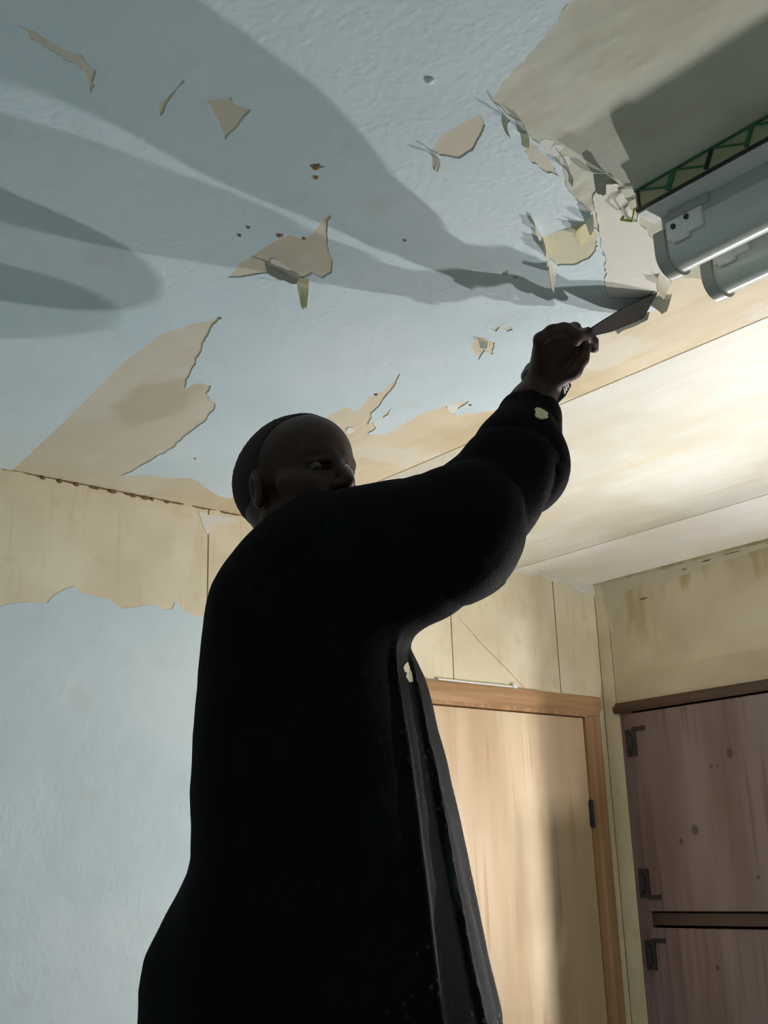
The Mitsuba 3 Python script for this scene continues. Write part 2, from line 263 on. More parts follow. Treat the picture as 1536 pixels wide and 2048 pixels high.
def jacket_col(p, n, uv):
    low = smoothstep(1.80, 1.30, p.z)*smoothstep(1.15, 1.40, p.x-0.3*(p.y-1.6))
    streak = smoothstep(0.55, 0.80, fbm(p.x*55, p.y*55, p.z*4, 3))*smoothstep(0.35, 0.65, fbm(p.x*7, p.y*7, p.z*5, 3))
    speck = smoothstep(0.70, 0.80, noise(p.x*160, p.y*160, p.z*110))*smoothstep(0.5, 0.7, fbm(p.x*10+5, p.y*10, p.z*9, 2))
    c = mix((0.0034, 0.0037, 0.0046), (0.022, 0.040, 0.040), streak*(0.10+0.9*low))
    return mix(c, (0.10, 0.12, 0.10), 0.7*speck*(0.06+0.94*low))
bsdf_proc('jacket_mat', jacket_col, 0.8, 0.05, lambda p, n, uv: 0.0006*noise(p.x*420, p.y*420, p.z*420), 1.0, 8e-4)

# ------------------------------------------------------------------ the room
add('floor', box([LEFT-.1, FRONT-.1, -0.06], [RIGHT+.1, BACK+.1, 0]), 'floor_mat'); tag('floor', 'pale blue-grey vinyl floor of the room', kind='structure')
add('wall_left', box([LEFT-.1, FRONT-.1, 0], [LEFT, BACK+.1, CEIL]), 'wallpaper_mat'); tag('wall_left', 'pale papered wall behind the viewer on the left', kind='structure')
add('wall_front', box([LEFT, FRONT-.1, 0], [RIGHT+.1, FRONT, CEIL]), 'wallpaper_mat'); tag('wall_front', 'pale papered wall behind the viewer', kind='structure')

# ceiling: boards with open joints, then the paper layers that still hang on them
add('ceiling', box([LEFT-.1, FRONT-.1, CEIL+.012], [RIGHT+.1, BACK+.1, CEIL+.06]), 'gap_brown_mat')
tag('ceiling', 'low ceiling with half-stripped pale wallpaper and bare tan boards', kind='structure')
xs = [LEFT-.1, 0.86, 1.820, 2.788, RIGHT]
for i in range(4):
    g = 0.0022
    add('ceiling__board', box([xs[i]+g, FRONT-.1, CEIL], [xs[i+1]-g, BACK+.02, CEIL+.0125]), ['board_mat', 'board_mat', 'pale_board_mat', 'white_board_mat'][i])
edge0 = {tuple(q) for q in TEAR[:4]}
straight = lambda p: p[1] > 2.60 or tuple(np.round(p, 3)) in edge0
paper = [(LEFT, 2.612), (1.02, 2.612)] + TEAR[1:] + [(0.95, -0.3), (0.98, FRONT), (LEFT, FRONT)]
sheet = ragged(paper, 0.007, 0.007, 1, straight)
for i, h in enumerate(HOLES):
    sheet = sheet.difference(ragged(h, 0.005, 0.005, 10+i))
seam = 0.868
left_sheet = sheet.intersection(sbox(-9, -9, seam, 9)); right_sheet = sheet.intersection(sbox(seam, -9, 9, 9))
big = lambda s: unary_union([g for g in getattr(s, 'geoms', [s]) if g.area > 2e-4])
add('ceiling__wallpaper', on_ceiling(big(left_sheet), CEIL, 0.0016), 'wallpaper_mat'); tag('ceiling__wallpaper', 'pale blue embossed wallpaper with torn holes')
add('ceiling__wallpaper', on_ceiling(big(right_sheet), CEIL, 0.0019), 'wallpaper_mat')
lining = ragged(LINING, 0.006, 0.008, 5)
add('ceiling__lining_paper', on_ceiling(lining.difference(sheet.buffer(0.0005)), CEIL, 0.0012), 'lining_mat'); tag('ceiling__lining_paper', 'stained beige lining paper')

def smear(center, r, seed, stretch=1.0, ang=0.0):
    a = np.linspace(0, 2*np.pi, 40, endpoint=False)
    rr = r*(0.55+0.9*meshkit.fbm(np.c_[np.cos(a)*1.7+seed*7, np.sin(a)*1.7, a*0+seed], 3, seed))
    u, v = np.cos(a)*rr*stretch, np.sin(a)*rr
    return Polygon(np.c_[center[0]+u*math.cos(ang)-v*math.sin(ang), center[1]+u*math.sin(ang)+v*math.cos(ang)]).buffer(0)

def flap(key, base_a, base_b, length, a0, a1, bsdf, away, taper=0.6, seed=0, n=10, m=7, thick=0.0008, z0=None):
    """a strip of paper still fixed along base_a-base_b, hanging off the ceiling and curling from angle a0 to a1 (degrees below the plane)"""
    A, B = np.array([*base_a, CEIL-.002 if z0 is None else z0]), np.array([*base_b, CEIL-.002 if z0 is None else z0])
    d = np.array([*away, 0.0]); d /= np.linalg.norm(d)
    top = []
    P = np.zeros(3)
    rows = []
    for i in range(n+1):
        t = i/n
        w = 1-(1-taper)*t
        for j in range(m+1):
            s = j/m
            q = A+(B-A)*(0.5+(s-0.5)*w)
            jag = 1+0.35*(meshkit.noise(np.array([[s*5+seed*11, seed, 0.3]]), seed)[0]-0.5)*t
            top.append(q+P*jag)
        ang = math.radians(a0+(a1-a0)*t)
        P = P+(d*math.cos(ang)+np.array([0, 0, -math.sin(ang)]))*length/n
    V = np.array(top).reshape(n+1, m+1, 3)
    du, dv = np.gradient(V, axis=0), np.gradient(V, axis=1)
    nn = np.cross(du, dv); nn /= np.linalg.norm(nn, axis=2, keepdims=True)+1e-12
    V2 = V+nn*thick
    allv = np.vstack([V.reshape(-1, 3), V2.reshape(-1, 3)]); N = (n+1)*(m+1); F = []
    idx = lambda i, j: i*(m+1)+j
    for i in range(n):
        for j in range(m):
            a, b, c, e = idx(i, j), idx(i, j+1), idx(i+1, j+1), idx(i+1, j)
            F += [(a, b, c), (a, c, e), (N+a, N+c, N+b), (N+a, N+e, N+c)]
    rim = [idx(0, j) for j in range(m+1)]+[idx(i, m) for i in range(1, n+1)]+[idx(n, j) for j in range(m-1, -1, -1)]+[idx(i, 0) for i in range(n-1, 0, -1)]
    for a, b in zip(rim, rim[1:]+rim[:1]): F += [(a, N+a, N+b), (a, N+b, b)]
    mm = trimesh.Trimesh(allv, F, process=False); mm.fix_normals()
    return add(key, mm, bsdf, smooth=40)

for i, args in enumerate(FLAPS):
    k = flap('ceiling__paper_flap', *args[:6], args[6], taper=args[7], seed=i+1)
tag('ceiling__paper_flap', 'curl of torn paper hanging from the ceiling')
for i, (c, r, st, an) in enumerate(SCRAPS):
    add('ceiling__paper_scrap', on_ceiling(smear(c, r, i+3, st, an), CEIL, 0.0018), 'filler_mat')
for i, (p, bm, hh_) in enumerate(zip(CREAM, ('paper_pale_mat', 'paper_yellow_mat'), (.0034, .0012))):
    k = add('ceiling__paper_remnant', on_ceiling(ragged(p, .005, .006, 60+i), CEIL, hh_), bm); tag(k, ('whitish', 'yellowish')[i]+' remnant of backing paper')
for (x, y, r) in NAILS:
    s = trimesh.creation.icosphere(2, r); s.vertices[:, 2] *= 0.5; s.apply_translation([x, y, CEIL-0.003]); add('ceiling__nail_head' if r < .0055 else 'ceiling__paper_blister', s, 'gap_brown_mat' if r < .0055 else 'wallpaper_mat', True)

# back wall (the long one with the door): boards, paper below the tear
DX0, DX1, DZ = 2.31, 3.075, 1.957
add('wall_back', cat(box([LEFT-.1, BACK+.012, 0], [DX0-.02, BACK+.1, CEIL+.02]), box([DX1+.02, BACK+.012, 0], [RIGHT+.1, BACK+.1, CEIL+.02]), box([DX0-.02, BACK+.012, DZ+.02], [DX1+.02, BACK+.1, CEIL+.02])), 'gap_brown_mat')
tag('wall_back', 'long wall with bare tan boards above torn pale wallpaper and a door', kind='structure')
bx = [LEFT, 0.36, 1.581, 2.477, 2.974, RIGHT]
door_hole = sbox(DX0-.02, -1, DX1+.02, DZ+.02)
for i in range(5):
    a = sbox(bx[i]+.0025, 0.0, bx[i+1]-.0025, CEIL+.01).difference(door_hole)
    add('wall_back__board', on_back(a, 0.0125, 0.0), 'wall_board_mat')
wp = ragged([(LEFT, 2.09), (0.6, 2.10)]+WALLTEAR+[(1.66, 2.12), (1.8, 2.16), (1.95, 2.13), (1.95, 0.0), (LEFT, 0.0)], 0.006, 0.006, 3, lambda p: p[0] < 0.5 or p[1] < 0.1)
add('wall_back__wallpaper', on_back(wp, 0.0016, 0.0016), 'wallpaper_mat'); tag('wall_back__wallpaper', 'pale blue wallpaper below a torn edge')
for i, p in enumerate(REMNANT):
    g = ragged([(x, min(z, CEIL-.001)) for x, z in p], 0.004, 0.006, 20+i, lambda q: q[1] > CEIL-.012)
    add('wall_back__paper_remnant', on_back(g, 0.0014, 0.0014), 'filler_mat')
for i, (a, b, r) in enumerate([(0.30, 0.98, .0030), (1.0, 1.12, .0018), (1.12, 1.28, .0026), (1.30, 1.50, .0028), (1.53, 1.60, .002), (1.62, 1.78, .0028), (1.9, 2.5, .002)]):
    pts = [(x, BACK-.001, CEIL-.001+0.0015*math.sin(x*61+i)) for x in np.linspace(a, b, 12)]
    add('wall_back__joint_crack', tube(pts, [r*(0.4+0.6*abs(math.sin(k*2.1+i))) for k in range(12)], 6), 'dark_gap_mat')
m = []
for x in (1.10, 1.145, 1.19, 1.235, 1.245, 1.29, 1.335, 1.35, 1.385, 1.405, 1.45): m.append((x, 0.004+0.004*rng.random()))
for x, r in m:
    s = trimesh.creation.icosphere(1, 1.0); s.vertices *= [0.005+0.008*rng.random(), r*0.6, r*0.8]; s.apply_translation([x, BACK-.002, CEIL-.004]); add('wall_back__joint_chip', s, 'dark_gap_mat', True)
add('wall_back__scratch', tube([(2.508, BACK-.0002, 2.245), (2.60, BACK-.0004, 2.17), (2.72, BACK-.0004, 2.09), (2.80, BACK-.0002, 2.032)], [.0004, .0009, .0010, .0006], 6), 'gap_brown_mat')
mk = tube([(1.051, BACK-.0018, 1.272), (1.056, BACK-.0018, 1.258), (1.061, BACK-.0018, 1.243)], [.001, .0028, .001], 6); add('wall_back__scratch', mk, 'dark_gap_mat')

# door: slab, stops and casing
k = add('door_1', box([DX0, BACK-.004, 0.01], [DX1-.004, BACK+.035, DZ-.004], .002), 'birch_mat'); tag('door_1', 'flush birch veneer door behind the person', kind='structure')
add('door_1__jamb', box([DX1, BACK-.012, 0], [DX1+.012, BACK+.09, DZ+.012]), 'casing_mat')
add('door_1__jamb', box([DX0-.016, BACK-.012, 0], [DX0-.004, BACK+.09, DZ+.012]), 'casing_mat')
add('door_1__jamb', box([DX0-.016, BACK-.012, DZ], [DX1+.012, BACK+.09, DZ+.012]), 'casing_mat')
CW = 0.068
prof = Polygon([(0, 0), (CW, 0), (CW, .016), (CW-.008, .020), (.026, .018), (.016, .012), (.004, .010), (0, .006)])   # (away from opening, proud)
def casing(kind):
    if kind == 'head':
        m = extrude(prof, DX1+CW+.012-(DX0-.016-CW)); v = m.vertices
        m.vertices = np.c_[DX0-.016-CW+v[:, 2], BACK-v[:, 1], DZ+.002+v[:, 0]]
    else:
        m = extrude(prof, DZ+.002); v = m.vertices
        m.vertices = np.c_[(DX1+.004+v[:, 0]) if kind == 'r' else (DX0-.008-v[:, 0]), BACK-v[:, 1], v[:, 2]]
    m.fix_normals(); return m
for kd in ('head', 'r', 'l'): add('door_1__casing', casing(kd), 'casing_head_mat' if kd == 'head' else 'casing_mat')
tag('door_1__casing', 'reddish brown moulded door casing')
for z in (1.635, 0.35): add('door_1__hinge', cat(box([DX1-.012, BACK-.010, z-.043], [DX1+.002, BACK-.002, z+.043], .002), cyl([DX1-.003, BACK-.012, z-.045], [DX1-.003, BACK-.012, z+.045], .0055, 12)), 'black_iron_mat')
s = trimesh.creation.uv_sphere(0.028); s.vertices[:, 1] *= .8; s.apply_translation([DX0+.06, BACK-.06, .96])
add('door_1__knob', cat(s, cyl([DX0+.06, BACK-.05, .96], [DX0+.06, BACK-.003, .96], .012)), 'steel_mat', 40)
# a thin white rod left lying on the head casing
add('curtain_rod', cat(tube([(2.40, BACK-.010, 2.0335), (2.56, BACK-.010, 2.033), (2.735, BACK-.010, 2.0335)], .0035, 8), box([2.728, BACK-.016, 2.0275], [2.744, BACK-.004, 2.043], .002)), 'bracket_mat', 40)
tag('curtain_rod', 'thin white rod lying on the brown head casing above the door', 'rod')

# right wall: board above the cabinet, filler strip at the corner
add('wall_right', cat(box([RIGHT+.012, 2.548, 0], [RIGHT+.1, BACK+.1, CEIL+.02]), box([RIGHT+.012, FRONT-.1, 2.0], [RIGHT+.1, 2.548, CEIL+.02]), box([RIGHT+.012, FRONT-.1, 0], [RIGHT+.1, 1.18, 2.0]), box([RIGHT+.45, 1.1, 0], [RIGHT+.5, 2.6, 2.05])), 'gap_brown_mat')
tag('wall_right', 'stained tan wall above the brown cabinet', kind='structure')
add('wall_right__board', on_right(sbox(1.30, 2.004, 2.5565, CEIL+.01), .0125, 0), 'right_board_mat')
add('wall_right__board', on_right(sbox(FRONT, 2.004, 1.297, CEIL+.01).union(sbox(FRONT, 0, 1.178, 2.01)), .0125, 0), 'right_board_mat')
add('wall_right__board', on_right(sbox(2.5595, 0, BACK, CEIL+.01).union(sbox(2.546, 0, 2.60, 2.0)), .0125, 0), 'wall_board_mat')
for i, p in enumerate(CAULK):
    g = ragged([(y, min(z, CEIL-.001)) for y, z in p], 0.005, 0.006, 30+i, lambda q: q[1] > CEIL-.014)
    add('wall_right__filler', on_right(g, 0.0014, 0.0014), 'caulk_mat')
for (y, z, ry, rz) in [(2.13, 2.420, .026, .004), (2.03, 2.424, .05, .0025), (2.40, 2.345, .018, .003), (1.86, 2.425, .08, .002), (2.22, 2.41, .014, .003)]:
    s = trimesh.creation.icosphere(2, 1.0); s.vertices *= [.002, ry, rz]; s.apply_translation([RIGHT, y, z]); add('wall_right__stain_ridge', s, 'dark_gap_mat', True)

# ------------------------------------------------------------------ built-in cabinet with H-L hinges
CY0, CY1, CZ1 = 1.19, 2.545, 2.0
cab = 'built_in_cabinet'
tag(cab, 'dark reddish-brown built-in wooden cabinet right of the door', 'cabinet')
XF = RIGHT-.002
add(cab+'__body', cat(box([RIGHT+.04, CY0, 0], [RIGHT+.44, CY0+.02, CZ1]), box([RIGHT+.04, CY1-.02, 0], [RIGHT+.44, CY1, CZ1]), box([RIGHT+.04, CY0, CZ1-.02], [RIGHT+.44, CY1, CZ1]), box([RIGHT+.42, CY0, 0], [RIGHT+.44, CY1, CZ1]), box([RIGHT+.03, CY0+.02, 1.28], [RIGHT+.42, CY1-.02, 1.31])), 'dark_wood_mat')
stiles = [(CY1-.056, CY1), (1.77, 1.82), (CY0, CY0+.05)]
for a, b in stiles: add(cab+'__stile', box([XF-.004, a, 0], [XF+.020, b, CZ1-.03], .002), 'cabinet_mat')
add(cab+'__rail', box([XF+.006, CY0, 1.278], [XF+.030, CY1, 1.318], .002), 'dark_wood_mat')
tr = Polygon([(0, 0), (.020, 0), (.026, .010), (.026, .022), (.014, .028), (.012, .036), (0, .036)])
t_ = extrude(tr, CY1+.012-CY0); v = t_.vertices; t_.vertices = np.c_[RIGHT-v[:, 0], CY0+v[:, 2], CZ1-.034+v[:, 1]]; t_.fix_normals()
add(cab+'__top_moulding', t_, 'dark_wood_mat'); tag(cab+'__top_moulding', 'almost black top moulding')
def hl_hinge(d, y, z, flip):
    s = -1 if flip else 1
    x0, x1 = XF-.022, XF-.015
    m = [box([x0, y+.006, z-.045], [x1, y+.020, z+.045], .001), box([x0, y-.020, z-.045], [x1, y-.006, z+.045], .001), box([x0, y-.014, z-.009], [x1, y+.014, z+.009], .001),
         box([x0, y-.060, z+s*.045-s*.001-.007], [x1, y-.008, z+s*.045-s*.001+.007], .001), cyl([x0-.002, y-.001, z-.022], [x0-.002, y-.001, z+.022], .006, 10)]
    return add(d+'__hinge', cat(*m), 'black_iron_mat')
# the far bay: upper and lower door
for (z0, z1, hz) in ((1.322, CZ1-.040, ((1.862, False), (1.410, True))), (0.08, 1.272, ((1.190, False), (0.25, True)))):
    d = add(cab+'__door', box([XF-.016, 1.825, z0], [XF+.004, CY1-.052, z1], .003), 'cabinet_mat')
    for z, fl in hz: tag(hl_hinge(d, CY1-.050, z, fl), 'black wrought H-L hinge')
    kn = trimesh.creation.uv_sphere(.016); kn.apply_translation([XF-.035, 1.87, z0+.12 if z0 > 1 else z1-.12]); add(d+'__knob', kn, 'black_iron_mat', True)
# the near bay, shut
for (z0, z1, hz) in ((1.322, CZ1-.040, ((1.862, False), (1.410, True))), (0.08, 1.272, ((1.190, False), (0.25, True)))):
    d = add(cab+'__door', box([XF-.016, CY0+.046, z0], [XF+.004, 1.765, z1], .003), 'cabinet_mat')
    kn = trimesh.creation.uv_sphere(.016); kn.apply_translation([XF-.035, 1.72, z0+.12 if z0 > 1 else z1-.12]); add(d+'__knob', kn, 'black_iron_mat', True)
# ------------------------------------------------------------------ twin-batten ceiling light (switched off), along y
fx = 'ceiling_light'
tag(fx, 'unlit twin-tube batten ceiling light with green lattice trim, beside the scraper', 'ceiling light')
FY0, FY1, FX0, FX1 = -0.33, 0.902, 1.280, 1.512
add(fx+'__tray', cat(box([FX0, FY0, 2.398], [FX0+.040, FY1, 2.402]), box([FX0+.036, FY0, 2.398], [FX0+.040, FY1-.004, 2.428]), box([FX0+.004, FY0+.004, 2.425], [FX1, FY1-.006, CEIL]), box([FX1-.004, FY0, 2.398], [FX1, FY1, CEIL])), 'white_enamel_mat')
add(fx+'__side_panel', box([FX0, FY0, 2.402], [FX0+.003, FY1, CEIL-.002]), 'side_panel_mat')
def bar(y0, z0, y1, z1, w):
    d = np.array([y1-y0, z1-z0]); L = np.hypot(*d); n = np.array([-d[1], d[0]])/L*w/2
    P = Polygon([(y0+n[0], z0+n[1]), (y1+n[0], z1+n[1]), (y1-n[0], z1-n[1]), (y0-n[0], z0-n[1])])
    m = extrude(P, .003); v = m.vertices; m.vertices = np.c_[FX0-.003+v[:, 2], v[:, 0], v[:, 1]]; m.fix_normals(); return m
zt, zb = 2.4365, 2.4035
add(fx+'__lattice_rail', bar(FY0, zt, FY1, zt, .0022), 'green_paint_mat'); add(fx+'__lattice_rail', bar(FY0, zb, FY1, zb, .005), 'strap_mat')
y, s = FY1-.006, 0
add(fx+'__lattice_bar', bar(y, zb, y, zt, .003), 'strap_mat')
while y > FY0+.07:
    add(fx+'__lattice_bar', bar(y, zt, y-.052, zb+.012, .0022), 'green_paint_mat')
    add(fx+'__lattice_bar', bar(y-.052, zb+.006, y-.066, zt, .006 if s % 3 else .009), 'green_paint_mat' if s % 2 == 0 else 'strap_mat')
    y -= .066; s += 1
def trough(cx, y0, y1, r, zc):
    a = np.linspace(0, math.pi, 19)
    P = Polygon([(cx-r, zc+.034)]+[(cx-r*math.cos(t), zc-r*math.sin(t)) for t in a]+[(cx+r, zc+.034)])
    m = extrude(P, y1-y0); v = m.vertices; m.vertices = np.c_[v[:, 0], y0+v[:, 2], v[:, 1]]; m.fix_normals(); return m
for i, (cx, ye) in enumerate(((1.346, .900), (1.462, .900))):
    b = add(fx+'__batten', box([cx-.030, FY0+.01, 2.374], [cx+.030, ye-.012, 2.426], .003), 'batten_mat')
    add(b+'__tube', trough(cx, FY0+.03, ye-.016, .0275, 2.344), 'trough_mat', 40)
    for yy in (ye-.017, FY0+.012):
        add(b+'__end_cap', trough(cx, yy, yy+.020, .0315, 2.343), 'grey_plastic_mat', 40)
    add(b+'__end_cap', cyl([cx, ye+.001, 2.352], [cx, ye+.006, 2.352], .014, 20), 'grey_plastic_mat', 40)
    br = add(fx+'__clip', cat(box([cx-.0335, ye-.085, 2.352], [cx-.0275, ye-.022, 2.384], .0015), box([cx-.035, ye-.060, 2.345], [cx-.029, ye-.030, 2.362], .0015)), 'bracket_mat'); tag(br, 'white clip with two dark screws')
    for yy, zz in ((ye-.036, 2.371), (ye-.060, 2.376)):
        add(br+'__screw', cyl([cx-.036, yy, zz], [cx-.030, yy, zz], .0042, 10), 'slot_mat', 40)
    add(b+'__lamp_holder', box([cx-.036, ye-.10, 2.384], [cx-.028, ye-.030, 2.412], .002), 'grey_plastic_mat')
add(fx+'__lead', tube([(1.318, .905, 2.436), (1.312, .922, 2.425), (1.325, .935, 2.42), (1.315, .945, 2.428), (1.33, .955, 2.434)], .0025, 8), 'bracket_mat', True)
add(fx+'__earth_wire', tube([(1.300, .890, 2.425), (1.292, .915, 2.418), (1.305, .930, 2.41), (1.298, .945, 2.418), (1.31, .95, 2.430)], .0022, 8), 'earth_wire_mat', True)

# ------------------------------------------------------------------ implicit surfaces
class Field:
    def __init__(s, lo, hi, h):
        s.lo, s.h = np.asarray(lo, float), h
        s.n = np.ceil((np.asarray(hi)-s.lo)/h).astype(int)+1
        s.a = np.full(s.n, 1.0, np.float32)
    def sub(s, lo, hi):
        i0 = np.clip(np.floor((np.asarray(lo)-s.lo)/s.h).astype(int), 0, s.n-1); i1 = np.clip(np.ceil((np.asarray(hi)-s.lo)/s.h).astype(int)+1, 1, s.n)
        g = [(s.lo[k]+np.arange(i0[k], i1[k])*s.h).astype(np.float32) for k in range(3)]
        return tuple(slice(a, b) for a, b in zip(i0, i1)), g[0][:, None, None], g[1][None, :, None], g[2][None, None, :]
    def op(s, fn, lo, hi, k=0.0, cut=False):
        sl, x, y, z = s.sub(np.asarray(lo)-k-2*s.h, np.asarray(hi)+k+2*s.h)
        d = fn(x, y, z).astype(np.float32); a = s.a[sl]
        if cut: d = -d
        m = np.maximum if cut else np.minimum
        if k > 0:
            hh = np.maximum(k-np.abs(a-d), 0)/k
            s.a[sl] = m(a, d)+(1 if cut else -1)*hh*hh*k*0.25
        else: s.a[sl] = m(a, d)
    def cone(s, a, b, ra, rb, k=0.0, cut=False):
        a, b = np.asarray(a, float), np.asarray(b, float); d = b-a; L2 = d@d+1e-12
        def fn(x, y, z):
            t = np.clip(((x-a[0])*d[0]+(y-a[1])*d[1]+(z-a[2])*d[2])/L2, 0, 1)
            return np.sqrt((x-a[0]-t*d[0])**2+(y-a[1]-t*d[1])**2+(z-a[2]-t*d[2])**2)-(ra+(rb-ra)*t)
        r = max(ra, rb); s.op(fn, np.minimum(a, b)-r, np.maximum(a, b)+r, k, cut)
    def chain(s, pts, rad, k=0.0, k0=None):
        for i in range(len(pts)-1): s.cone(pts[i], pts[i+1], rad[i], rad[i+1], (k0 if i == 0 and k0 is not None else k))
    def ell(s, c, R, rad, k=0.0, cut=False):
        """ellipsoid with the rows of R as axes"""
        c = np.asarray(c, float); R = np.asarray(R); rad = np.asarray(rad, float)
        def fn(x, y, z):
            q = [((x-c[0])*R[i][0]+(y-c[1])*R[i][1]+(z-c[2])*R[i][2])/rad[i] for i in range(3)]
            l = np.sqrt(q[0]**2+q[1]**2+q[2]**2)+1e-6
            g = np.sqrt((q[0]/rad[0])**2+(q[1]/rad[1])**2+(q[2]/rad[2])**2)+1e-6
            return l*(l-1)/g
        m = rad.max(); s.op(fn, c-m, c+m, k, cut)
    def mesh(s, smooth=2):
        a = s.a; neg = a < 0
        nx, ny, nz = a.shape
        cnt = np.zeros((nx-1, ny-1, nz-1), np.uint8)
        for i, j, k in np.ndindex(2, 2, 2): cnt += neg[i:nx-1+i, j:ny-1+j, k:nz-1+k]
        cells = np.argwhere((cnt > 0) & (cnt < 8)); del cnt
        idx = np.full((nx-1, ny-1, nz-1), -1, np.int32); idx[tuple(cells.T)] = np.arange(len(cells))
        acc, w = np.zeros((len(cells), 3)), np.zeros(len(cells))
        corner = lambda o: a[cells[:, 0]+o[0], cells[:, 1]+o[1], cells[:, 2]+o[2]].astype(float)
        for ax in range(3):
            for u in (0, 1):
                for v in (0, 1):
                    o = [0, 0, 0]; o[(ax+1) % 3], o[(ax+2) % 3] = u, v
                    p = list(o); p[ax] = 1
                    f0, f1 = corner(o), corner(p); m = (f0 < 0) != (f1 < 0)
                    t = np.where(m, f0/np.where(m, f0-f1, 1), 0)
                    q = np.tile(np.array(o, float), (len(cells), 1)); q[:, ax] = t
                    acc[m] += q[m]; w[m] += 1
        V = s.lo+(cells+acc/w[:, None])*s.h
        F = []
        for ax in range(3):
            b, c = (ax+1) % 3, (ax+2) % 3
            sl0 = [slice(None)]*3; sl1 = [slice(None)]*3; sl0[ax], sl1[ax] = slice(0, -1), slice(1, None)
            e = np.argwhere(neg[tuple(sl0)] != neg[tuple(sl1)])
            e = e[(e[:, b] > 0) & (e[:, c] > 0) & (e[:, b] < s.n[b]-1) & (e[:, c] < s.n[c]-1)]
            inside = neg[tuple(e.T)]
            def at(db, dc):
                q = e.copy(); q[:, b] += db; q[:, c] += dc; return idx[tuple(q.T)]
            Q = np.stack([at(-1, -1), at(0, -1), at(0, 0), at(-1, 0)], 1)
            Q[~inside] = Q[~inside][:, ::-1]; F.append(Q)
        F = np.vstack(F); F = np.vstack([F[:, [0, 1, 2]], F[:, [0, 2, 3]]])
        m = trimesh.Trimesh(V, F, process=False)
        if smooth:
            e = np.vstack([F[:, [0, 1]], F[:, [1, 2]], F[:, [2, 0]]]); e = np.unique(np.sort(e, axis=1), axis=0)
            n = len(V); A = sps.coo_matrix((np.ones(2*len(e)), (np.r_[e[:, 0], e[:, 1]], np.r_[e[:, 1], e[:, 0]])), shape=(n, n)).tocsr()
            iv = 1/np.maximum(np.asarray(A.sum(1)).ravel(), 1)
            for _ in range(smooth):
                for lam in (0.5, -0.51): V = V+lam*((A@V)*iv[:, None]-V)
            m = trimesh.Trimesh(V, F, process=False)
        return m

# ------------------------------------------------------------------ the person
J = {k: np.array(v) for k, v in J.items()}
unit = lambda v: np.asarray(v, float)/np.linalg.norm(v)
ZUP = np.array([0, 0, 1.0])
FB = unit([0.57, -0.82, 0]); RB = np.array([FB[1], -FB[0], 0]); LB = -RB       # the body's front, right, left
TC = np.array([1.205, 1.625])
def bp(f, l, z): return np.array([*(TC+f*FB[:2]+l*LB[:2]), z])                 # a point in the body's frame
HEAD = np.array(HEAD_C)
fa = unit(HEAD_F); fl = unit(np.cross(ZUP, fa)); fu = np.cross(fa, fl); RH = np.array([fa, fl, fu])
hp = lambda f, l, u: HEAD+HS*(f*fa+l*fl+u*fu)
HR = lambda *r: np.array(r)*HS

